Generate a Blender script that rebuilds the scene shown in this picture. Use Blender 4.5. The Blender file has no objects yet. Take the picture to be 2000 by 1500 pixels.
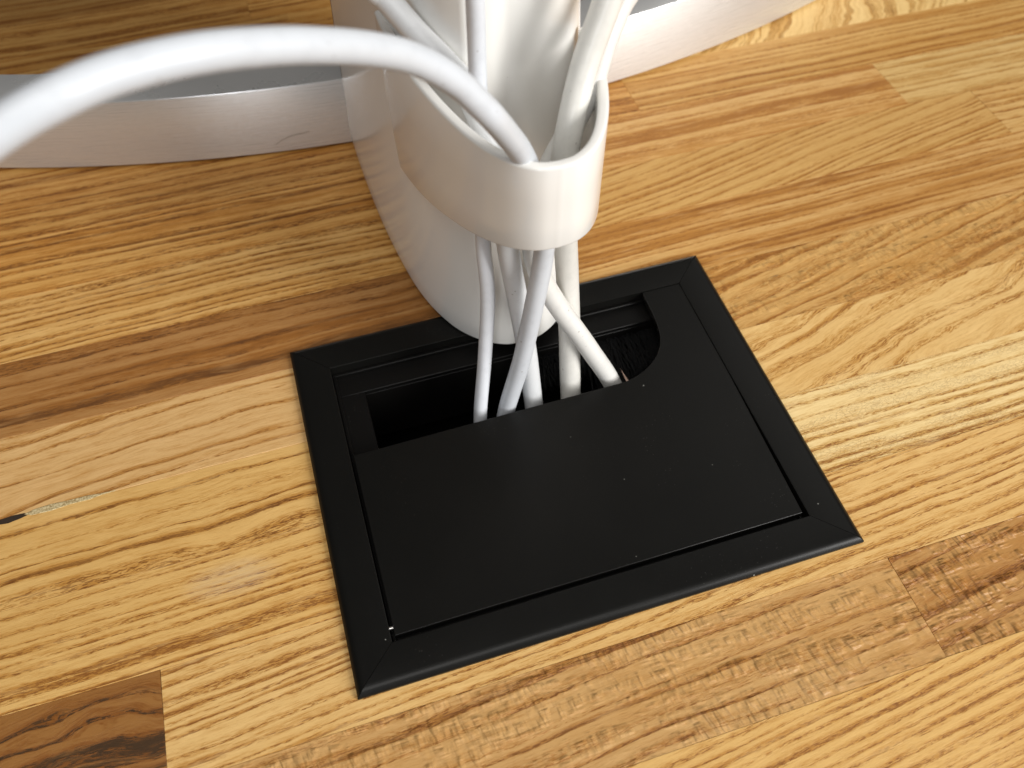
import bpy, bmesh, math, random
from mathutils import Matrix, Vector
random.seed(7)
S = bpy.context.scene
COL = S.collection
MM = 0.001

# ------------------------------------------------------------------ camera
cam_d = bpy.data.cameras.new("camera"); cam = bpy.data.objects.new("camera", cam_d); COL.objects.link(cam)
RC = ((0.9554, 0.2458, -0.1635), (-0.2952, 0.7873, -0.5414), (-0.0043, 0.5655, 0.8247))
rm = Matrix(RC).to_quaternion().to_matrix().to_4x4()
cam.matrix_world = Matrix.Translation((-0.0552, -0.1328, 0.2431)) @ rm
cam_d.sensor_width = 36.0
cam_d.lens = 29.29
cam_d.clip_start = 0.005; cam_d.clip_end = 50
cam_d.dof.use_dof = True
cam_d.dof.focus_distance = 0.262
cam_d.dof.aperture_fstop = 13.0
S.camera = cam

# ------------------------------------------------------------------ light of the room
w = bpy.data.worlds.new("World"); S.world = w; w.use_nodes = True
bg = w.node_tree.nodes["Background"]
bg.inputs[0].default_value = (1.0, 0.97, 0.93, 1); bg.inputs[1].default_value = 0.09
S.view_settings.view_transform = 'Standard'; S.view_settings.look = 'None'
S.view_settings.exposure = 0.0; S.view_settings.gamma = 1.0

def area_light(name, loc, target, sx, sy, watts, col):
    d = bpy.data.lights.new(name, 'AREA'); d.shape = 'RECTANGLE'; d.size = sx; d.size_y = sy
    d.energy = watts; d.color = col
    o = bpy.data.objects.new(name, d); COL.objects.link(o)
    o.location = loc
    o.rotation_euler = (Vector(target) - Vector(loc)).to_track_quat('-Z', 'Y').to_euler()
    return o
area_light("window_light_left", (-0.85, -1.95, 0.75), (0, 0, 0), 0.22, 0.85, 8, (0.93, 0.96, 1.0))
area_light("window_light_right", (1.45, -1.45, 0.95), (0, 0, 0), 1.0, 1.1, 64, (1.0, 0.985, 0.96))
area_light("overhead_fill", (-0.25, -0.75, 1.75), (0, 0.05, 0), 1.3, 1.0, 14, (1.0, 0.975, 0.935))  # added overhead fill, lifts the wood against the bright cables
area_light("ceiling_bounce_fill", (1.5, 1.0, 1.9), (0.1, 0, 0), 1.2, 1.2, 3.6, (1.0, 0.97, 0.92))  # added weak fill standing in for ceiling bounce, brightens the lid's right side

# ------------------------------------------------------------------ node helpers
class NT:
    def __init__(s, name):
        s.m = bpy.data.materials.new(name); s.m.use_nodes = True
        s.t = s.m.node_tree; s.t.nodes.clear()
        s.out = s.t.nodes.new('ShaderNodeOutputMaterial')
        s.b = s.t.nodes.new('ShaderNodeBsdfPrincipled')
        s.t.links.new(s.b.outputs[0], s.out.inputs[0])
    def put(s, sock, v):
        if isinstance(v, bpy.types.NodeSocket): s.t.links.new(v, sock)
        elif isinstance(v, (tuple, list)):
            sock.default_value = (*v, 1) if len(sock.default_value) == 4 and len(v) == 3 else v
        else: sock.default_value = v
    def math(s, op, a, b=0.0, c=None, clamp=False):
        n = s.t.nodes.new('ShaderNodeMath'); n.operation = op; n.use_clamp = clamp
        s.put(n.inputs[0], a); s.put(n.inputs[1], b)
        if c is not None: s.put(n.inputs[2], c)
        return n.outputs[0]
    def coord(s):
        return s.t.nodes.new('ShaderNodeTexCoord').outputs['Object']
    def sep(s, v):
        n = s.t.nodes.new('ShaderNodeSeparateXYZ'); s.put(n.inputs[0], v); return n.outputs
    def comb(s, x, y, z=0.0):
        n = s.t.nodes.new('ShaderNodeCombineXYZ')
        for i, v in enumerate((x, y, z)): s.put(n.inputs[i], v)
        return n.outputs[0]
    def noise(s, vec, scale=1.0, detail=3.0, rough=0.55, dist=0.0):
        n = s.t.nodes.new('ShaderNodeTexNoise'); s.put(n.inputs['Vector'], vec)
        n.inputs['Scale'].default_value = scale; n.inputs['Detail'].default_value = detail
        n.inputs['Roughness'].default_value = rough; n.inputs['Distortion'].default_value = dist
        return n.outputs[0]
    def vor(s, vec, scale=1.0, feature='F1', out='Distance'):
        n = s.t.nodes.new('ShaderNodeTexVoronoi'); n.feature = feature
        s.put(n.inputs['Vector'], vec); n.inputs['Scale'].default_value = scale
        return n.outputs[out]
    def white(s, v):
        n = s.t.nodes.new('ShaderNodeTexWhiteNoise'); n.noise_dimensions = '1D'; s.put(n.inputs['W'], v); return n.outputs[0]
    def sstep(s, v, a, b, lo=0.0, hi=1.0):
        n = s.t.nodes.new('ShaderNodeMapRange'); n.interpolation_type = 'SMOOTHSTEP'
        s.put(n.inputs[0], v)
        for i, q in zip((1, 2, 3, 4), (a, b, lo, hi)): s.put(n.inputs[i], q)
        return n.outputs[0]
    def ramp(s, v, stops):
        n = s.t.nodes.new('ShaderNodeValToRGB'); s.put(n.inputs[0], v)
        e = n.color_ramp.elements
        while len(e) < len(stops): e.new(0.5)
        for k, (p, c) in enumerate(stops):
            e[k].position = p; e[k].color = (c, c, c, 1) if not isinstance(c, tuple) else (*c, 1)
        return n.outputs[0]
    def mix(s, f, a, b, mode='MIX'):
        n = s.t.nodes.new('ShaderNodeMix'); n.data_type = 'RGBA'; n.blend_type = mode
        s.put(n.inputs[0], f); s.put(n.inputs[6], a); s.put(n.inputs[7], b); return n.outputs[2]
    def bump(s, h, strength, dist, normal=None):
        n = s.t.nodes.new('ShaderNodeBump'); s.put(n.inputs['Strength'], strength)
        n.inputs['Distance'].default_value = dist; s.put(n.inputs['Height'], h)
        if normal is not None: s.put(n.inputs['Normal'], normal)
        return n.outputs[0]

def wood(name, light, dark, freq=0.35, slope=0.0, curve=0.0, xc=0.0, wav=1.5, wlen=0.012, jag=0.5, contrast=0.8,
         cath=None, chatter=0.0, fleck=0.0, blotch=0.25, seed=0.0, stain=0.0, broad=0.0, rough=0.42, fine=1.0):
    """freq = rings per mm; slope/curve tilt or bow the grain; cath=(xc,yc,k) bends it to cathedral arches."""
    m = NT(name)
    light = tuple(min(0.85, v * k) for v, k in zip(light, (1.16, 1.12, 0.98))); dark = (dark[0] * 1.0, dark[1] * 1.0, dark[2] * 0.9)
    x, y, z = m.sep(m.coord())
    x = m.math('MULTIPLY', x, 1000); y = m.math('MULTIPLY', y, 1000); z = m.math('MULTIPLY', z, 1000)
    xs = m.math('ADD', x, seed * 37.7); ys = m.math('ADD', y, seed * 13.1)
    n1 = m.noise(m.comb(m.math('MULTIPLY', xs, wlen), m.math('MULTIPLY', ys, wlen * 2.2), seed), 1, 2, 0.5)
    n2 = m.noise(m.comb(m.math('MULTIPLY', xs, 0.05), m.math('MULTIPLY', ys, 0.25), seed + 3), 1, 3, 0.6)
    if cath:
        dx = m.math('MULTIPLY', m.math('SUBTRACT', x, cath[0]), cath[2]); dy = m.math('SUBTRACT', y, cath[1])
        u = m.math('SQRT', m.math('ADD', m.math('MULTIPLY', dx, dx), m.math('MULTIPLY', dy, dy)))
    else:
        u = y
    u = m.math('ADD', u, m.math('MULTIPLY', x, -slope))
    if curve:
        d = m.math('SUBTRACT', x, xc); u = m.math('ADD', u, m.math('MULTIPLY', m.math('MULTIPLY', d, d), curve))
    u = m.math('ADD', u, m.math('MULTIPLY', m.math('SUBTRACT', n1, 0.5), wav * 4))
    u = m.math('ADD', u, m.math('MULTIPLY', m.math('SUBTRACT', n2, 0.5), wav * 0.6))
    # pores and fibres follow the grain
    pore = m.noise(m.comb(m.math('MULTIPLY', xs, 0.15), m.math('MULTIPLY', u, 2.4), seed + 7), 1, 3, 0.65)
    pore2 = m.noise(m.comb(m.math('MULTIPLY', xs, 0.42), m.math('MULTIPLY', u, 3.6), seed + 9), 1, 2, 0.6)
    fib = m.noise(m.comb(m.math('MULTIPLY', xs, 0.10), m.math('MULTIPLY', u, 1.3), seed + 11), 1, 4, 0.72)
    fine_ = m.noise(m.comb(m.math('MULTIPLY', xs, 0.6), m.math('MULTIPLY', u, 8.0), seed + 12), 1, 2, 0.6)
    uj = m.math('ADD', u, m.math('MULTIPLY', m.math('SUBTRACT', pore, 0.5), jag * 3.4))
    vary = m.noise(m.comb(0.0, m.math('MULTIPLY', u, 0.11), seed + 5), 1, 2, 0.5)
    r = m.math('ADD', m.math('MULTIPLY', uj, freq), m.math('MULTIPLY', vary, 3.0))
    fr = m.math('FRACT', r); idx = m.math('FLOOR', r)
    amp = m.math('MULTIPLY_ADD', m.white(idx), 0.75, 0.40)
    soft = m.math('MULTIPLY', m.ramp(fr, [(0.0, 0.30), (0.10, 0.95), (0.25, 0.75), (0.5, 0.30), (0.80, 0.0), (1.0, 0.28)]), amp)
    line = m.math('MULTIPLY', m.ramp(fr, [(0.0, 0.20), (0.06, 1.0), (0.20, 0.9), (0.36, 0.25), (0.60, 0.06), (0.92, 0.0)]), m.math('MULTIPLY_ADD', amp, 0.5, 0.5))
    pm = m.sstep(pore2, 0.47, 0.60); pm2 = m.sstep(pore2, 0.50, 0.64)
    along = m.sstep(m.noise(m.comb(m.math('MULTIPLY', xs, 0.03), m.math('MULTIPLY', u, 0.3), seed + 13), 1, 3, 0.55), 0.32, 0.60, 0.35, 1.1)
    band = m.math('MULTIPLY', soft, along)
    f = m.math('MULTIPLY', band, 0.52)
    f = m.math('ADD', f, m.math('MULTIPLY', m.math('MULTIPLY', line, pm), m.math('MULTIPLY_ADD', along, 0.45, 0.25)))
    f = m.math('ADD', f, m.math('MULTIPLY', m.math('SUBTRACT', fib, 0.45), 0.85))
    f = m.math('ADD', f, m.math('MULTIPLY', m.math('SUBTRACT', fine_, 0.5), 0.30 * fine))
    f = m.math('MULTIPLY', m.math('SUBTRACT', f, 0.05), contrast * 1.85, clamp=True)
    if broad:
        bn = m.noise(m.comb(m.math('MULTIPLY', xs, 0.004), m.math('MULTIPLY', u, 0.16), seed + 21), 1, 3, 0.6)
        f = m.math('ADD', f, m.math('MULTIPLY', m.sstep(bn, 0.42, 0.66), broad), clamp=True)
    mid = (light[0] * 0.70, light[1] * 0.53, light[2] * 0.30)
    c = m.ramp(f, [(0.0, light), (0.45, mid), (1.0, dark)])
    bl = m.noise(m.comb(m.math('MULTIPLY', xs, 0.018), m.math('MULTIPLY', ys, 0.07), seed + 15), 1, 3, 0.6)
    warm = tuple(v * k for v, k in zip(light, (0.82, 0.68, 0.44)))
    c = m.mix(m.math('MULTIPLY', m.sstep(bl, 0.42, 0.72), blotch), c, warm)
    pale = tuple(min(1, v * k) for v, k in zip(light, (1.16, 1.20, 1.30)))
    bl2 = m.noise(m.comb(m.math('MULTIPLY', xs, 0.05), m.math('MULTIPLY', u, 0.45), seed + 17), 1, 3, 0.6)
    c = m.mix(m.math('MULTIPLY', m.sstep(bl2, 0.50, 0.75), 0.45), c, pale)
    h = m.math('MULTIPLY', f, -1.0)
    h = m.math('SUBTRACT', h, m.math('MULTIPLY', pm2, 0.35))
    if fleck:   # ray flecks: short cracks across the fibres, brick-like
        v = m.vor(m.comb(m.math('MULTIPLY', xs, 0.55), m.math('MULTIPLY', u, 1.5), seed), 1.0, 'DISTANCE_TO_EDGE')
        fm = m.sstep(m.noise(m.comb(m.math('MULTIPLY', xs, 0.03), m.math('MULTIPLY', ys, 0.16), seed + 2), 1, 2, 0.5), 0.42, 0.6)
        ln = m.math('MULTIPLY', m.sstep(v, 0.0, 0.10, 1.0, 0.0), fm)
        c = m.mix(m.math('MULTIPLY', ln, 0.38 * fleck), c, dark)
        h = m.math('SUBTRACT', h, m.math('MULTIPLY', ln, fleck))
    nrm = m.bump(h, 0.55, 0.00010)
    if chatter:  # cutter marks: short ridges across the grain, in patches
        cn = m.noise(m.comb(m.math('MULTIPLY', m.math('ADD', xs, m.math('MULTIPLY', ys, 0.25)), 0.42), m.math('MULTIPLY', ys, 0.14), seed + 4), 1, 1.6, 0.55)
        cm = m.sstep(m.noise(m.comb(m.math('MULTIPLY', xs, 0.035), m.math('MULTIPLY', ys, 0.16), seed + 6), 1, 3, 0.6), 0.38, 0.62)
        rid = m.math('MULTIPLY', m.sstep(cn, 0.35, 0.70), cm)
        nrm = m.bump(rid, min(1.0, 0.9 * chatter), 0.00105 * chatter, nrm)
        c = m.mix(m.math('MULTIPLY', m.math('MULTIPLY', m.sstep(cn, 0.54, 0.64), cm), 0.18), c, dark)  # ridge light and shade strengthened by darkening the colour too
    if stain:   # greyish scuff where the oil has worn off
        dx = m.math('MULTIPLY', m.math('ADD', x, 110), 1 / 15.0); dy = m.math('MULTIPLY', m.math('ADD', y, 16.5), 1 / 6.5)
        d2 = m.math('ADD', m.math('MULTIPLY', dx, dx), m.math('MULTIPLY', dy, dy))
        sn = m.noise(m.comb(m.math('MULTIPLY', xs, 0.10), m.math('MULTIPLY', u, 1.1), 2.0), 1, 4, 0.75)
        sm = m.math('MULTIPLY', m.sstep(d2, 0.0, 1.3, 1.0, 0.0), m.sstep(sn, 0.3, 0.6))
        c = m.mix(m.math('MULTIPLY', sm, stain), c, (0.66, 0.57, 0.42))
    m.put(m.b.inputs['Base Color'], c)
    m.put(m.b.inputs['Roughness'], m.math('MULTIPLY_ADD', f, 0.18, rough))
    m.b.inputs['Specular IOR Level'].default_value = 0.36
    m.put(m.b.inputs['Normal'], nrm)
    return m.m

# colours (linear)
PALE = (0.63, 0.40, 0.155); PALEW = (0.75, 0.56, 0.30); YEL = (0.61, 0.37, 0.115); GOLD = (0.50, 0.275, 0.085)
TAN = (0.46, 0.26, 0.095); BROWN = (0.26, 0.115, 0.030); ORNG = (0.42, 0.19, 0.045)
DK = (0.185, 0.062, 0.009); DKM = (0.26, 0.095, 0.016); DKW = (0.085, 0.034, 0.010)

def plastic_white(name):
    m = NT(name)
    p = m.coord()
    n = m.noise(p, 900, 3, 0.6)
    v = m.vor(p, 160)
    sp = m.sstep(v, 0.0, 0.045, 1.0, 0.0)
    sel = m.sstep(m.noise(p, 60, 2, 0.5), 0.58, 0.64)
    c = m.mix(m.math('MULTIPLY', m.math('MULTIPLY', sp, sel), 0.5), (0.80, 0.785, 0.75), (0.25, 0.20, 0.16))
    m.put(m.b.inputs['Base Color'], c)
    m.put(m.b.inputs['Roughness'], m.math('MULTIPLY_ADD', n, 0.04, 0.15))
    m.b.inputs['IOR'].default_value = 1.52
    m.b.inputs['Specular IOR Level'].default_value = 0.42
    m.b.inputs['Subsurface Weight'].default_value = 0.0
    return m.m

def cable_mat(name, col, rough=0.42):
    m = NT(name)
    p = m.coord()
    v = m.vor(p, 330); sel = m.sstep(m.noise(p, 120, 2, 0.5), 0.55, 0.62)
    sp = m.math('MULTIPLY', m.sstep(v, 0.03, 0.16, 1.0, 0.0), sel)
    d = m.sstep(m.noise(p, 260, 4, 0.65), 0.45, 0.75)
    c = m.mix(m.math('MULTIPLY', d, 0.16), col, tuple(k * 0.55 for k in col))
    c = m.mix(m.math('MULTIPLY', sp, 0.55), c, (0.20, 0.17, 0.14))
    m.put(m.b.inputs['Base Color'], c)
    m.b.inputs['Roughness'].default_value = rough
    m.b.inputs['Subsurface Weight'].default_value = 0.0
    m.put(m.b.inputs['Normal'], m.bump(m.noise(p, 2200, 2, 0.5), 0.12, 0.0002))
    return m.m

def black_mat(name, base=(0.0042, 0.0040, 0.0034), rough=0.38, dust=1.0, warm=0.0):
    m = NT(name)
    p = m.coord()
    v = m.vor(p, 210); sel = m.sstep(m.white(m.vor(p, 210, 'F1', 'Color')), 0.72, 0.74)
    size = m.sstep(m.noise(p, 40, 2, 0.5), 0.35, 0.7, 0.02, 0.07)
    sp = m.math('MULTIPLY', m.math('LESS_THAN', v, size), sel)
    patch = m.sstep(m.noise(p, 45, 3, 0.6), 0.54, 0.66)
    v2 = m.vor(p, 900); sp2 = m.math('MULTIPLY', m.math('LESS_THAN', v2, 0.09), patch)
    f = m.math('MULTIPLY', m.math('ADD', sp, m.math('MULTIPLY', sp2, 0.35), clamp=True), 0.45 * dust)
    haze = m.noise(p, 25, 4, 0.6)
    c = m.mix(m.math('MULTIPLY', m.sstep(haze, 0.4, 0.7), 0.3), base, tuple(k * 1.5 for k in base))
    c = m.mix(f, c, (0.42, 0.42, 0.38))
    m.put(m.b.inputs['Base Color'], c)
    m.put(m.b.inputs['Roughness'], m.math('MULTIPLY_ADD', m.noise(p, 60, 4, 0.6), 0.10, rough - 0.05))
    m.b.inputs['Specular IOR Level'].default_value = 0.25
    m.put(m.b.inputs['Normal'], m.bump(m.noise(p, 5000, 2, 0.5), 0.10, 0.0001))
    return m.m

def simple(name, col, rough, metal=0.0, spec=0.5):
    m = NT(name)
    p = m.coord()
    c = m.mix(m.noise(p, 300, 3, 0.6), tuple(k * 0.85 for k in col), tuple(min(1, k * 1.15) for k in col))
    m.put(m.b.inputs['Base Color'], c); m.b.inputs['Roughness'].default_value = rough
    m.b.inputs['Metallic'].default_value = metal
    m.b.inputs['Specular IOR Level'].default_value = spec
    return m.m

def alu_mat(name):
    m = NT(name)
    p = m.coord(); x, y, z = m.sep(p)
    st = m.noise(m.comb(m.math('MULTIPLY', x, 60), m.math('MULTIPLY', y, 60), m.math('MULTIPLY', z, 9000)), 1, 3, 0.6)
    gr = m.noise(p, 2600, 2, 0.5)
    c = m.mix(st, (0.64, 0.64, 0.635), (0.73, 0.73, 0.725))
    c = m.mix(m.math('MULTIPLY', gr, 0.12), c, (0.45, 0.44, 0.42))
    m.put(m.b.inputs['Base Color'], c)
    m.b.inputs['Metallic'].default_value = 0.60
    m.put(m.b.inputs['Roughness'], m.math('MULTIPLY_ADD', st, 0.06, 0.25))
    m.put(m.b.inputs['Normal'], m.bump(gr, 0.05, 0.0001))
    tg = m.t.nodes.new('ShaderNodeTangent'); tg.direction_type = 'RADIAL'; tg.axis = 'Z'
    m.put(m.b.inputs['Tangent'], tg.outputs[0])
    m.b.inputs['Anisotropic'].default_value = 0.8; m.b.inputs['Anisotropic Rotation'].default_value = 0.25
    return m.m

# ------------------------------------------------------------------ object helpers
def tag(o, label=None, cat=None, group=None, kind=None):
    for k, v in (('label', label), ('category', cat), ('group', group), ('kind', kind)):
        if v: o[k] = v
    return o
def empty(name, loc=(0, 0, 0)):
    o = bpy.data.objects.new(name, None); o.empty_display_size = 0.01; COL.objects.link(o); o.location = loc; return o
def link(name, bm, mat, parent=None, smooth=False, bevel=0.0, seg=2, angle=40):
    bmesh.ops.recalc_face_normals(bm, faces=bm.faces)
    me = bpy.data.meshes.new(name); bm.to_mesh(me); bm.free()
    me.materials.append(mat)
    if smooth:
        for p in me.polygons: p.use_smooth = True
    o = bpy.data.objects.new(name, me); COL.objects.link(o)
    if parent:
        o.parent = parent; o.matrix_parent_inverse = Matrix.Translation(parent.location).inverted()
    if bevel:
        b = o.modifiers.new('bevel', 'BEVEL'); b.width = bevel; b.segments = seg; b.limit_method = 'ANGLE'
        b.angle_limit = math.radians(angle); b.harden_normals = False
    if smooth == 'auto' or bevel:
        for p in me.polygons: p.use_smooth = True
        me.set_sharp_from_angle(angle=math.radians(35))
    return o
def prism(bm, pts, z0, z1):
    n = len(pts)
    a = [bm.verts.new((p[0] * MM, p[1] * MM, z0 * MM)) for p in pts]
    b = [bm.verts.new((p[0] * MM, p[1] * MM, z1 * MM)) for p in pts]
    bm.faces.new(a[::-1]); bm.faces.new(b)
    for i in range(n):
        j = (i + 1) % n; bm.faces.new((a[i], a[j], b[j], b[i]))
def boxmm(bm, x0, x1, y0, y1, z0, z1):
    prism(bm, [(x0, y0), (x1, y0), (x1, y1), (x0, y1)], z0, z1)
def catmull(pts, n):
    P = [Vector(p) for p in pts]; P = [P[0] * 2 - P[1]] + P + [P[-1] * 2 - P[-2]]
    out = []
    for i in range(1, len(P) - 2):
        for k in range(n):
            t = k / n
            out.append(0.5 * ((2 * P[i]) + (P[i+1] - P[i-1]) * t + (2*P[i-1] - 5*P[i] + 4*P[i+1] - P[i+2]) * t*t + (-P[i-1] + 3*P[i] - 3*P[i+1] + P[i+2]) * t*t*t))
    out.append(P[-2]); return out
def tube(bm, path, r, seg=28):
    T = [(path[min(i+1, len(path)-1)] - path[max(i-1, 0)]).normalized() for i in range(len(path))]
    nrm = T[0].orthogonal().normalized(); rings = []
    for i, p in enumerate(path):
        if i:
            nrm = (nrm - T[i] * nrm.dot(T[i])).normalized()
        bn = T[i].cross(nrm)
        rings.append([bm.verts.new(p + (nrm * math.cos(a) + bn * math.sin(a)) * r) for a in (2*math.pi*k/seg for k in range(seg))])
    for a, b in zip(rings, rings[1:]):
        for k in range(seg):
            bm.faces.new((a[k], a[(k+1) % seg], b[(k+1) % seg], b[k]))
    bm.faces.new(rings[0][::-1]); bm.faces.new(rings[-1])

# ------------------------------------------------------------------ the desk top: glued lamellas
desk = empty('wooden_desktop')
tag(desk, 'oiled butcher block wooden desktop of glued light and dark strips under everything', 'desktop')
HX, HY = 71.0, 54.5     # cut-out for the cable port
XL, XR = -620.0, 760.0
TH = 27.0
ROWS = [-165.5, -133.5, -101.7, -70.0, -38.0, -6.5, 25.0, 57.0, 90.0, 121.5, 153.0, 185.0, 217.0, 248.0, 280.0, 311.0, 343.0, 375.0, 407.0, 439.0, 471.0, 503.0, 540.0]
def plank(x0, x1, y0, y1, mat, dz=0.0):
    bm = bmesh.new(); g = 0.035
    x0 += g; x1 -= g; y0 += g; y1 -= g
    rects = []
    if x1 <= -HX or x0 >= HX or y1 <= -HY or y0 >= HY: rects = [(x0, x1, y0, y1)]
    else:
        ya, yb = max(y0, -HY), min(y1, HY)
        pts = None
        left = x0 < -HX; right = x1 > HX
        if y0 < -HY:    # solid strip in front of the hole
            pts = [(x0, y0), (x1, y0)] + ([(x1, y1), (HX, y1), (HX, -HY)] if right else [(x1, -HY)]) + ([(-HX, -HY), (-HX, y1), (x0, y1)] if left else [(x0, -HY)])
        elif y1 > HY:
            pts = ([(x0, y0), (-HX, y0), (-HX, HY)] if left else [(x0, HY)]) + ([(HX, HY), (HX, y0), (x1, y0)] if right else [(x1, HY)]) + [(x1, y1), (x0, y1)]
        if pts: prism(bm, pts, -TH, dz)
        else:
            if left: rects.append((x0, -HX, y0, y1))
            if right: rects.append((HX, x1, y0, y1))
    for r in rects: boxmm(bm, *r, -TH, dz)
    return link('plank', bm, mat, desk, bevel=0.00008, seg=1)
W = wood
SPEC = {
 0: [(XL, XR, dict(light=YEL, dark=DKM, freq=0.40, seed=1))],
 1: [(XL, XR, dict(light=PALE, dark=DKM, freq=0.34, slope=0.10, seed=2, contrast=0.75, jag=0.5, wav=0.8))],
 2: [(XL, 84.5, dict(light=(0.50, 0.30, 0.125), dark=DK, freq=0.20, slope=0.05, seed=3.3, chatter=0.8, jag=0.35, wav=1.6, contrast=0.72, blotch=0.4)),
     (84.5, XR, dict(light=(0.43, 0.235, 0.085), dark=DK, freq=0.17, slope=0.16, seed=4.1, chatter=1.0, jag=0.35, wav=2.2, contrast=0.8, blotch=0.55))],
 3: [(XL, -132.7, dict(light=(0.27, 0.125, 0.036), dark=(0.055, 0.026, 0.009), freq=0.15, seed=5.7, curve=0.004, xc=-150, wav=3.2, wlen=0.03, contrast=1.0, jag=0.3, broad=0.35)),
     (-132.7, XR, dict(light=(0.64, 0.42, 0.18), dark=DKM, freq=0.30, slope=0.07, seed=6.2, wav=1.3, contrast=0.95, jag=0.7))],
 4: [(XL, 0.0, dict(light=PALE, dark=DKM, freq=0.29, slope=0.02, seed=8.2, wav=0.9, contrast=0.85, jag=0.6, stain=0.28)),
     (0.0, XR, dict(light=PALEW, dark=DKM, freq=0.23, slope=0.02, seed=9.9, wav=1.0, contrast=0.78, fleck=1.0, jag=0.7))],
 5: [(XL, 0.0, dict(light=PALE, dark=DK, freq=0.16, slope=0.02, seed=10.4, wav=2.6, wlen=0.016, contrast=0.85, jag=0.5)),
     (0.0, XR, dict(light=(0.64, 0.43, 0.19), dark=DKM, freq=0.105, slope=0.26, seed=11.3, wav=3.0, wlen=0.02, contrast=0.82, jag=1.3))],
 6: [(XL, 0.0, dict(light=(0.62, 0.40, 0.19), dark=DKM, freq=0.115, slope=0.07, seed=12.1, wav=2.6, wlen=0.016, contrast=0.75, jag=0.6)),
     (0.0, XR, dict(light=(0.52, 0.315, 0.12), dark=DKM, freq=0.14, slope=0.22, seed=13.8, wav=2.4, wlen=0.018, contrast=0.8, jag=1.0, chatter=0.75, blotch=0.5))],
 7: [(XL, 0.0, dict(light=(0.38, 0.20, 0.075), dark=(0.13, 0.048, 0.012), freq=0.13, seed=14.5, wav=2.2, contrast=0.85, broad=0.6, jag=0.5, slope=0.02, blotch=0.6)),
     (0.0, XR, dict(light=(0.55, 0.34, 0.14), dark=DKM, freq=0.30, seed=15.2, slope=0.03, wav=1.0, contrast=0.75, broad=0.55, fleck=0.35))],
 8: [(XL, 10.0, dict(light=(0.64, 0.40, 0.16), dark=DK, freq=0.30, seed=16.6, wav=1.4, broad=0.2, curve=0.0003, xc=-120, contrast=0.8, slope=0.02)),
     (10.0, 245.0, dict(light=(0.52, 0.32, 0.12), dark=DKM, freq=0.27, seed=17.1, slope=0.20, wav=1.4, contrast=0.7, jag=0.3)),
     (245.0, XR, dict(light=(0.56, 0.36, 0.15), dark=DKM, freq=0.22, seed=18.4, wav=0.8, contrast=0.9))],
 9: [(XL, 10.0, dict(light=(0.62, 0.36, 0.125), dark=DK, freq=0.17, seed=19.5, wav=1.0, contrast=0.95, broad=0.45)),
     (10.0, 212.5, dict(light=(0.58, 0.36, 0.15), dark=(0.34, 0.135, 0.03), freq=0.13, seed=20.9, wav=1.0, contrast=1.0, broad=0.35)),
     (212.5, XR, dict(light=(0.58, 0.40, 0.18), dark=(0.36, 0.19, 0.06), freq=0.16, seed=21.1, wav=0.7, contrast=0.9))],
 10: [(XL, 93.5, dict(light=(0.52, 0.29, 0.092), dark=DK, freq=0.16, seed=22.6, wav=1.2, contrast=1.0, broad=0.3)),
      (93.5, XR, dict(light=(0.54, 0.33, 0.12), dark=DKM, freq=0.22, seed=23.0, wav=1.2, contrast=0.7, broad=0.3))],
 11: [(XL, 60.0, dict(light=(0.46, 0.26, 0.085), dark=DK, freq=0.18, seed=24.2, contrast=0.9, broad=0.3)),
      (60.0, XR, dict(light=(0.68, 0.48, 0.22), dark=(0.33, 0.16, 0.04), freq=0.022, slope=1.4, seed=25.7, wav=6.0, wlen=0.03, contrast=0.95, jag=0.5))],
}
for k in range(len(ROWS) - 1):
    y0, y1 = ROWS[k], ROWS[k + 1]
    if k in SPEC:
        for j, (a, b, kw) in enumerate(SPEC[k]):
            plank(a, b, y0, y1, W('wood', **kw), (0.0, 0.04, -0.03)[(k + j) % 3])
    else:
        rnd = random.Random(k)
        cut = rnd.uniform(-60, 60) - 20
        for j, (a, b) in enumerate(((XL, cut), (cut, XR))):
            t = rnd.uniform(0.75, 1.05)
            plank(a, b, y0, y1, W('wood', light=tuple(v * t for v in (0.48, 0.275, 0.09)), dark=DK, freq=rnd.uniform(0.12, 0.22),
                  seed=30 + k * 1.7 + j, wav=1.4, contrast=0.9, broad=0.35), (0.0, 0.04, -0.03)[(k + j) % 3])
# putty in the open joint and the gap left beside it
def blob(pts, z):
    bm = bmesh.new(); prism(bm, pts, -0.6, z); return bm
def putty():
    m = NT('putty'); p = m.coord()
    n = m.noise(p, 1400, 4, 0.7)
    c = m.mix(m.sstep(n, 0.35, 0.65), (0.36, 0.24, 0.09), (0.70, 0.58, 0.33))
    m.put(m.b.inputs['Base Color'], c); m.b.inputs['Roughness'].default_value = 0.8
    m.put(m.b.inputs['Normal'], m.bump(n, 0.9, 0.0004)); return m.m
putty_m = putty()
link('wood_filler', blob([(-171.5, 25.0), (-168.5, 25.9), (-163, 26.3), (-158, 26.0), (-152, 26.0), (-147.5, 25.5), (-141, 25.2), (-147.5, 24.7), (-151, 24.2), (-157, 24.3), (-163, 23.7), (-168.8, 23.9)], 0.10), putty_m, desk, bevel=0.0002)
hole_m = simple('dark_gap', (0.030, 0.016, 0.007), 0.9)
link('joint_gap', blob([(-190, 24.7), (-184, 25.6), (-178.5, 25.2), (-174.5, 25.6), (-171.0, 25.4), (-169.5, 24.6), (-172, 23.9), (-176, 23.2), (-180, 23.7), (-186, 24.0)], 0.055), hole_m, desk)

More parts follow.
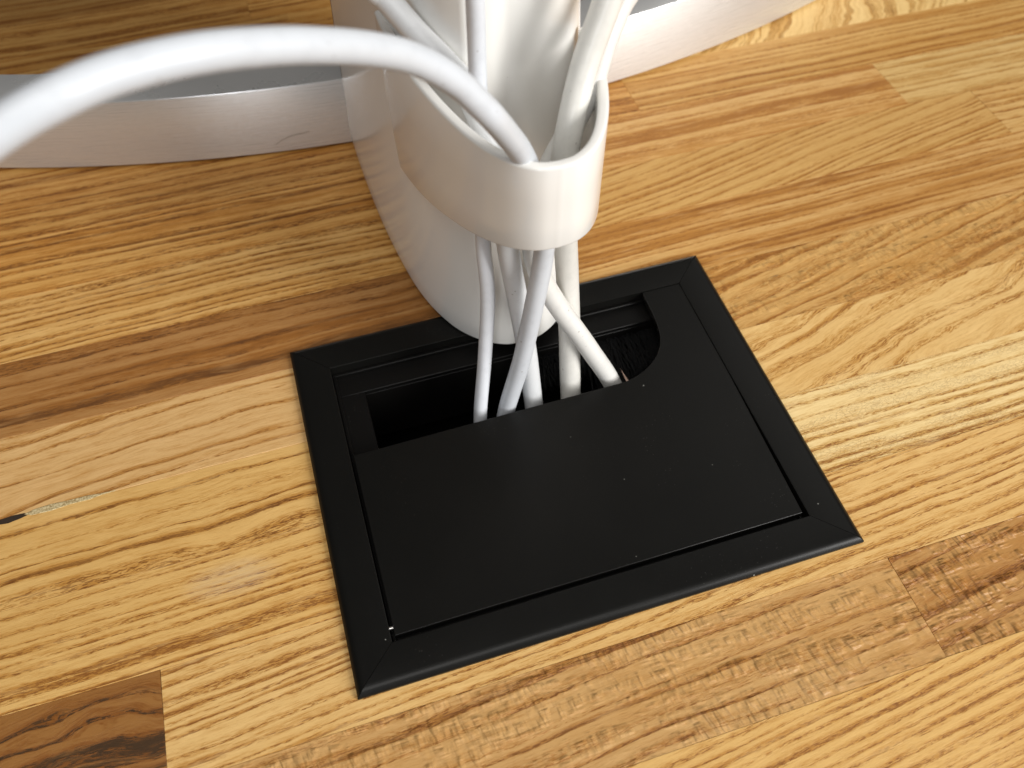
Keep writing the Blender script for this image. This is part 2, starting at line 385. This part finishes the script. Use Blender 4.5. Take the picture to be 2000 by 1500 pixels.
# ------------------------------------------------------------------ cable port
port = empty('cable_port', (0, 0, 0))
tag(port, 'black rectangular cable port set into the wood with a part open lid', 'cable port')
BLK = black_mat('black_anodised', rough=0.36)
BLK2 = black_mat('black_moulded', base=(0.0028, 0.0025, 0.0022), rough=0.42, dust=1.6)
OX, OY, IX, IY = 80.0, 63.3, 67.3, 50.9
def rail(p_out0, p_out1, p_in0, p_in1, nrm):
    """mitred rail; profile: low outer lip, soft slope, flat top, inner wall down"""
    bm = bmesh.new()
    o0, o1, i0, i1 = (Vector(p) for p in (p_out0, p_out1, p_in0, p_in1))
    prof = [(0.0, -0.2), (0.0, 0.95), (0.012, 1.15), (0.05, 1.70), (0.09, 2.05), (0.13, 2.27), (0.18, 2.40), (0.25, 2.46), (0.97, 2.50), (0.985, 2.47), (1.0, 2.38), (1.0, -2.9), (0.80, -2.9), (0.80, -0.2)]
    e = (o1 - o0).normalized() * 0.085
    A = []; B = []
    for t, z in prof:
        a = o0.lerp(i0, t) + e; b = o1.lerp(i1, t) - e
        A.append(bm.verts.new((a.x * MM, a.y * MM, z * MM))); B.append(bm.verts.new((b.x * MM, b.y * MM, z * MM)))
    n = len(prof)
    for i in range(n):
        j = (i + 1) % n; bm.faces.new((A[i], A[j], B[j], B[i]))
    bm.faces.new(A[::-1]); bm.faces.new(B)
    return link('frame_rail', bm, BLK, port, smooth='auto')
co = [(-OX, -OY), (OX, -OY), (OX, OY), (-OX, OY)]; ci = [(-IX, -IY), (IX, -IY), (IX, IY), (-IX, IY)]
for i in range(4):
    j = (i + 1) % 4; rail(co[i], co[j], ci[i], ci[j], None)
# liner: ledge, shaft walls
bm = bmesh.new()
LX, LY = 57.6, 41.2
def ring_rect(bm, ox, oy, ix, iy, z0, z1):
    for (x0, x1, y0, y1) in ((-ox, ox, -oy, -iy), (-ox, ox, iy, oy), (-ox, -ix, -iy, iy), (ix, ox, -iy, iy)):
        boxmm(bm, x0, x1, y0, y1, z0, z1)
ring_rect(bm, IX + 2.4, IY + 2.4, LX, LY, -5.0, -3.0)
ring_rect(bm, IX - 0.05, IY - 0.05, IX - 1.3, IY - 1.3, -2.95, -1.6)
ring_rect(bm, LX + 1.6, LY + 1.6, LX, LY, -34.0, -5.05)
link('liner', bm, BLK2, port, bevel=0.00025)
bm = bmesh.new(); boxmm(bm, -HX - 8, HX + 8, -HY - 8, HY + 8, -62, -60)
for r in ((-HX - 8, -HX - 6, -HY - 8, HY + 8), (HX + 6, HX + 8, -HY - 8, HY + 8), (-HX - 5.9, HX + 5.9, -HY - 8, -HY - 6), (-HX - 5.9, HX + 5.9, HY + 6, HY + 8)):
    boxmm(bm, *r, -59.95, -TH - 0.5)
link('light_stop_box', bm, black_mat('light_stop_black', dust=0.2), port)  # unseen box added under the port to keep light from leaking up
# lid
LZ = 2.12
lid_pts = [(-66.1, -49.2), (65.9, -49.2), (67.2, 8), (67.26, 50.8), (52.0, 50.8), (52.0, 41.5), (51.6, 35.0), (50.6, 29.8), (48.8, 25.6), (46.3, 22.2), (43.0, 19.3), (39.3, 17.0), (35.4, 15.4), (31.0, 14.5), (-66.1, 13.6)]
bm = bmesh.new(); prism(bm, lid_pts, -0.5, LZ)
lid = link('lid', bm, black_mat('black_lid', rough=0.34), port, bevel=0.00018)
lid['label'] = 'flat black lid with a rounded notch at its rear edge'
# hinge pin
bm = bmesh.new(); tube(bm, [Vector((-67.25, -46.4, 1.1)) * MM, Vector((-65.9, -46.4, 1.1)) * MM], 0.55 * MM, 16)
link('hinge_pin', bm, simple('steel_pin', (0.7, 0.68, 0.66), 0.3, 1.0), port, smooth='auto')
# brush: dark bristles reaching in from the rear and the sides
bm = bmesh.new()
rb = random.Random(3)
def bristle(p0, p1, sag, w=0.13):
    a, b = Vector(p0), Vector(p1); d = (b - a).normalized(); s = Vector((0, 0, 1)).cross(d).normalized() * w
    m_ = (a + b) / 2 + Vector((rb.uniform(-.6, .6), rb.uniform(-.6, .6), sag))
    rows = [(a, 1.0), (m_, 0.9), (b, 0.35)]
    vs = [(bm.verts.new((p - s * k) * MM), bm.verts.new((p + s * k) * MM)) for p, k in rows]
    vs += [] 
    for (l0, r0), (l1, r1) in zip(vs, vs[1:]): bm.faces.new((l0, r0, r1, l1))
for i in range(420):
    x = rb.uniform(4, 56); L = rb.uniform(14, 24)
    if -26 < x < 26: L *= 0.55
    bristle((x, 40.9, rb.uniform(-9.5, -7.5)), (x + rb.uniform(-5, 5), 40.9 - L, rb.uniform(-15, -9)), 1.2)
for i in range(160):
    y = rb.uniform(-38, 40); L = rb.uniform(10, 17)
    bristle((57.2, y, rb.uniform(-9.5, -7.5)), (57.2 - L, y + rb.uniform(-6, 6), rb.uniform(-14, -9)), 1.0)
brush = link('brush', bm, simple('bristle_black', (0.0012, 0.0012, 0.0015), 0.7, 0.0, 0.2), port); brush['kind'] = 'stuff'
# a wood splinter caught in the brush
bm = bmesh.new()
a = [bm.verts.new(Vector(p) * MM) for p in ((33.6, 24.5, -4.2), (34.0, 21.2, -5.6), (35.5, 19.2, -6.6), (34.5, 18.8, -6.9))]
b = [bm.verts.new(v.co + Vector((0.1, 0.2, -0.5)) * MM) for v in a]
bm.faces.new(a); bm.faces.new(b[::-1])
for i in range(4): bm.faces.new((a[i], a[(i+1) % 4], b[(i+1) % 4], b[i]))
sp = link('wood_splinter', bm, simple('splinter_pale', (0.55, 0.38, 0.30), 0.6))
tag(sp, 'tiny pale wood splinter caught in the black brush', 'splinter')

# ------------------------------------------------------------------ monitor stand
WHITE = plastic_white('glossy_white_plastic')
AX = 1.6
stand = empty('monitor_stand', (AX * MM, 0.17, 0))
tag(stand, 'glossy white monitor stand neck with curved silver foot behind the cable port', 'monitor stand')
BASE = [(0.0, 40.2), (7.0, 41.5), (14.0, 45.5), (21.0, 53.0), (26.5, 63.5), (30.5, 76.0), (33.2, 91.0), (35.2, 107.0), (36.6, 124.0), (37.6, 145.0), (38.0, 166.0), (38.0, 171.0)]
def half_profile(n=7):
    pts = catmull([(a, b, 0) for a, b in BASE], n)
    pts[0].x = 0
    return [(p.x, p.y) for p in pts]
UP = [(0.0, 49.0), (8.0, 49.5), (16.0, 51.5), (23.0, 55.5), (28.5, 62.5), (32.0, 73.0), (34.5, 88.0), (36.0, 106.0), (37.0, 124.0), (37.7, 145.0), (38.0, 166.0), (38.0, 171.0)]
def upper_half(n=7):
    pts = catmull([(a, b, 0) for a, b in UP], n); pts[0].x = 0
    return [(p.x, p.y) for p in pts]
def neck_at(px_, py_, z):
    sx = 1 - 1.08 * z * MM; sy = 1 - 0.62 * z * MM
    return (AX + px_ * sx, 171 - (171 - py_) * sy)
HP = half_profile()
UH = upper_half()
def section(z):   # the front face grows blunter towards the clip
    t = min(1, max(0, (z - 25) / 65.0)); t = t * t * (3 - 2 * t)
    right = [(a + (c - a) * t, b + (d - b) * t) for (a, b), (c, d) in zip(HP, UH)]
    left = [(-a, b + (49.0 - 40.2) * t * max(0, 1 - a / 14.0)) for a, b in HP]
    return left[::-1] + right[1:] + [(31.0, 171.0), (-31.0, 171.0)]
bm = bmesh.new()
zs = [3.0, 3.4, 4.2] + [4.2 + (330 - 4.2) * i / 40 for i in range(1, 41)]
ins = {3.0: 0.985, 3.4: 0.995}
rings = []
for z in zs:
    k = ins.get(z, 1.0)
    rings.append([bm.verts.new((x * MM, y * MM, z * MM)) for x, y in (neck_at(a * k, 171 - (171 - b) * (1 - (1 - k) * 0.5), z) for a, b in section(z))])
n = len(section(0))
for a, b in zip(rings, rings[1:]):
    for i in range(n):
        j = (i + 1) % n; bm.faces.new((a[i], a[j], b[j], b[i]))
bm.faces.new(rings[0][::-1]); bm.faces.new(rings[-1])
link('neck', bm, WHITE, stand, smooth='auto')
# front half of the neck, set back behind a shadow gap
bm = bmesh.new()
fr = []
for z in (3.0, 100.0, 200.0, 330.0):
    row = []
    for a, b in ((-30.5, 171.55), (-30.5, 192), (-24, 203), (-12, 209), (0, 211), (12, 209), (24, 203), (30.5, 192), (30.5, 171.55)):
        x, y = neck_at(a, 171, z); row.append(bm.verts.new((x * MM, b * MM, z * MM)))
    fr.append(row)
for a, b in zip(fr, fr[1:]):
    for i in range(9): bm.faces.new((a[i], a[(i+1) % 9], b[(i+1) % 9], b[i]))
bm.faces.new(fr[0][::-1]); bm.faces.new(fr[-1])
link('front_cover', bm, WHITE, stand, smooth='auto', bevel=0.001)
# dark joint between the two halves of the neck
bm = bmesh.new(); fr = []
for z in (3.2, 100.0, 200.0, 329.0):
    row = []
    for a, b in ((-38.1, 171.05), (-38.1, 171.5), (38.1, 171.5), (38.1, 171.05)):
        x, y = neck_at(a, 171, z); row.append(bm.verts.new((x * MM, b * MM, z * MM)))
    fr.append(row)
for a, b in zip(fr, fr[1:]):
    for i in range(4): bm.faces.new((a[i], a[(i+1) % 4], b[(i+1) % 4], b[i]))
bm.faces.new(fr[0][::-1]); bm.faces.new(fr[-1])
link('joint_strip', bm, simple('joint_brown', (0.05, 0.028, 0.016), 0.6), stand)
# rubber pads under the neck
for px_ in (-20, 20):
    bm = bmesh.new()
    prism(bm, [(AX + px_ + 7 * math.cos(t * math.pi / 10), 120 + 22 * math.sin(t * math.pi / 10)) for t in range(20)], 0.05, 2.95)
    link('rubber_pad', bm, simple('rubber', (0.02, 0.02, 0.02), 0.8), stand)
# curved silver foot
ALU = alu_mat('brushed_aluminium')
FC = (1.87, 764.9); R0, R1 = 595.6, 574.8
def arc(sgn):
    bm = bmesh.new(); prof = [(R0 - 1.6, 0.25), (R0, 1.5), (R0, 32.4), (R0 - 0.25, 32.85), (R0 - 0.7, 33.0), (R1 + 0.5, 33.0), (R1, 32.5), (R1, 0.25)]
    prev = None; N = 160; first = None
    for i in range(N + 1):
        ang = math.radians(3.55 + (29.0 - 3.55) * i / N) * sgn
        row = [bm.verts.new(((FC[0] + r * math.sin(ang)) * MM, (FC[1] - r * math.cos(ang)) * MM, z * MM)) for r, z in prof]
        if prev:
            for k in range(len(prof)):
                q = (k + 1) % len(prof); bm.faces.new((prev[k], prev[q], row[q], row[k]))
        else: first = row
        prev = row
    bm.faces.new(first); bm.faces.new(prev[::-1])
    for v in bm.verts: v.co -= Vector((FC[0] * MM, FC[1] * MM, 0))
    o = link('foot', bm, ALU, stand, smooth='auto'); o.location = (FC[0] * MM, FC[1] * MM, 0)
    return o
fl = arc(-1); fl['label'] = 'left arm of the silver foot with a fine scratch'
fr_ = arc(1)
# scratch on the left arm
bm = bmesh.new()
sc = [(-68.6, 5.2), (-65.5, 7.2), (-62.0, 8.6), (-58.5, 9.3), (-56.0, 9.4), (-53.2, 10.0)]
up = []; dn = []
for x, z in sc:
    y = FC[1] - math.sqrt(R0 ** 2 - (x - FC[0]) ** 2) - 0.03
    up.append(bm.verts.new((x * MM, y * MM, (z + .16) * MM))); dn.append(bm.verts.new((x * MM, y * MM, (z - .16) * MM)))
for i in range(len(sc) - 1): bm.faces.new((dn[i], dn[i+1], up[i+1], up[i]))
scratch = link('scratch', bm, simple('scratch_dark', (0.34, 0.32, 0.30), 0.5, 0.6), stand)

# cable clip: U collar, sloping lower edge
CLIP = [(0.0, 12.3), (4.5, 12.9), (8.5, 15.0), (12.3, 18.6), (16.0, 24.2), (19.4, 31.5), (22.6, 41.0), (25.2, 51.0), (27.2, 61.5), (28.6, 73.0), (29.5, 84.0), (29.6, 90.0)]
cp = [(p.x, p.y) for p in catmull([(a, b, 0) for a, b in CLIP], 6)]
cr = [q for q in cp if q[1] < 60.0] + [(26.6, 63.0), (25.6, 65.5)]
cfull = [(-a, b) for a, b in cp[::-1]] + [(a, b) for a, b in cr[1:]]
def zlow(y):
    t = min(1, max(0, (y - 12.3) / 72.0)); return 80.0 - 24.0 * t
bm = bmesh.new()
TK = 3.0; rows = []
nc = len(cfull)
for i, (x, y) in enumerate(cfull):
    p0 = Vector(cfull[max(i-1, 0)]); p1 = Vector(cfull[min(i+1, nc-1)]); t = (p1 - p0).normalized(); nin = Vector((-t.y, t.x))
    zl, zt = zlow(y), 108.2
    tk = TK
    prof = []
    f = 0.9
    def corner(u0, z0, du, dz):
        return [(u0 + f * (1 - math.cos(a)) * du, z0 + f * (1 - math.sin(a)) * dz) for a in (0, .52, 1.05, 1.57)]
    lo_out = [(f * (1 - math.cos(a)), zl + f * (1 - math.sin(a))) for a in (1.57, 1.05, .52, 0)]
    hi_out = [(f * (1 - math.cos(a)), zt - f * (1 - math.sin(a))) for a in (0, .52, 1.05, 1.57)]
    hi_in = [(tk - f * (1 - math.cos(a)), zt - f * (1 - math.sin(a))) for a in (1.57, 1.05, .52, 0)]
    lo_in = [(tk - f * (1 - math.cos(a)), zl + f * (1 - math.sin(a))) for a in (0, .52, 1.05, 1.57)]
    mid = [(0, zl + (zt - zl) * q) for q in (.3, .6)]; midi = [(tk, zl + (zt - zl) * q) for q in (.6, .3)]
    prof = lo_out + mid + hi_out + hi_in + midi + lo_in
    rows.append([bm.verts.new(((AX + x + nin.x * u) * MM, (y + nin.y * u) * MM, z * MM)) for u, z in prof])
for a, b in zip(rows, rows[1:]):
    for k in range(len(a)):
        q = (k + 1) % len(a); bm.faces.new((a[k], a[q], b[q], b[k]))
bm.faces.new(rows[0]); bm.faces.new(rows[-1][::-1])
m_clip = plastic_white('satin_white_plastic')
m_clip.node_tree.nodes['Principled BSDF'].inputs['Specular IOR Level'].default_value = 0.45
link('cable_clip', bm, m_clip, stand, smooth='auto')

# ------------------------------------------------------------------ cables
CW = (0.72, 0.71, 0.68)
def cable(pts, dia, col, label, rough=0.42, tail=None):
    pts = list(pts)
    if tail is None:
        x, y, z = pts[-1]; pts += [(x * 0.98, y - 9, z - 14), (x * 0.9, y - 16, z - 46)]
    path = [v * MM for v in catmull(pts, 10)]
    bm = bmesh.new(); tube(bm, path, dia / 2 * MM, 32)
    o = link('cable', bm, cable_mat('cable_sheath', col, rough), smooth=True)
    tag(o, label, 'cable', 'white cables running through the port')
    return o
cable([(-4, 66, 320), (-6, 55, 250), (-8.5, 48.5, 180), (-9.4, 46.5, 127.8), (-9.9, 45, 110.9), (-10.4, 42.0, 91.4), (-10.9, 40.0, 78.5), (-12.5, 37.0, 62.3), (-13.1, 32.0, 43.6), (-16.6, 26.0, 20.3), (-21.3, 18.5, -7.8)], 4.7,
      (0.68, 0.70, 0.74), 'thinnest bluish white cable, leftmost under the clip and straight up the neck')
cable([(-46, 190, 330), (-60, 140, 235), (-52, 96, 165), (-32.1, 74.8, 129.1), (-26.5, 70.3, 122.5), (-21.6, 62.9, 117.4), (-16.1, 54.9, 112.5), (-12.6, 49.9, 108.3), (-10.0, 41.0, 100), (-8.0, 34.0, 88.2), (-6.7, 30.5, 64.3), (-4.1, 29.0, 41.3), (-2.1, 25.0, 18.6), (-0.7, 19.0, -11.5)], 6.6,
      (0.66, 0.67, 0.68), 'white cable crossing behind the front one, rising to the upper left of the clip')
cable([(-420, -70, 3.2), (-330, -66, 3.2), (-262, -60, 14), (-205, -55, 75), (-150, -43, 140), (-117.5, -33.2, 161.7), (-103.8, -27.3, 166.8), (-94.6, -24.0, 169.7), (-87.3, -21.9, 171.3), (-80.4, -18.9, 171.4), (-73.5, -16.2, 170.6), (-66.5, -13.4, 169.0), (-59.2, -9.1, 165.7), (-51.3, -4.6, 161.6), (-40.7, 2.1, 154.6), (-31.8, 7.0, 147.5), (-23.6, 9.4, 139.1), (-18.5, 10.0, 132.0), (-15.5, 10.5, 127.4), (-11.4, 14.0, 119.4), (-7.8, 17.5, 112.0), (-4.8, 20.5, 104.4), (-1.0, 22.2, 93), (0.6, 22.4, 84.0), (1.3, 22.0, 69.8), (-1.2, 20.5, 52.3), (-5.7, 19.5, 24.3), (-12.6, 18.0, -9.5)], 6.0,
      (0.60, 0.625, 0.66), 'white cable arching over the clip to the left edge, crossing in front of the others', 0.38)
cable([(48, 180, 330), (70, 120, 235), (62, 82, 165), (47.0, 63.0, 137), (35.8, 55.5, 125.5), (30.5, 52.5, 120.5), (25.6, 48.0, 115), (20.6, 43.5, 105.0), (14, 40.5, 94), (6, 37, 82), (1.6, 32.5, 70), (1.7, 29.0, 56.0), (7.7, 27.0, 39.4), (19.3, 23.0, 15.5), (29.6, 19.0, -8.3)], 6.7,
      CW, 'white cable slanting down to the right toward the round notch of the lid')
cable([(40, 150, 330), (48, 92, 235), (37, 56, 160), (25.5, 46.5, 131), (18.0, 41.5, 115), (12.6, 35.5, 103), (10.0, 32.5, 90), (11.6, 33.0, 66), (13.6, 33.0, 43.1), (14.1, 29.0, 21.5), (13.9, 25.0, 3.1), (13.6, 20.0, -12.7)], 7.4,
      (0.71, 0.695, 0.65), 'thickest white cable, rightmost under the clip and dropping straight into the port', 0.3)
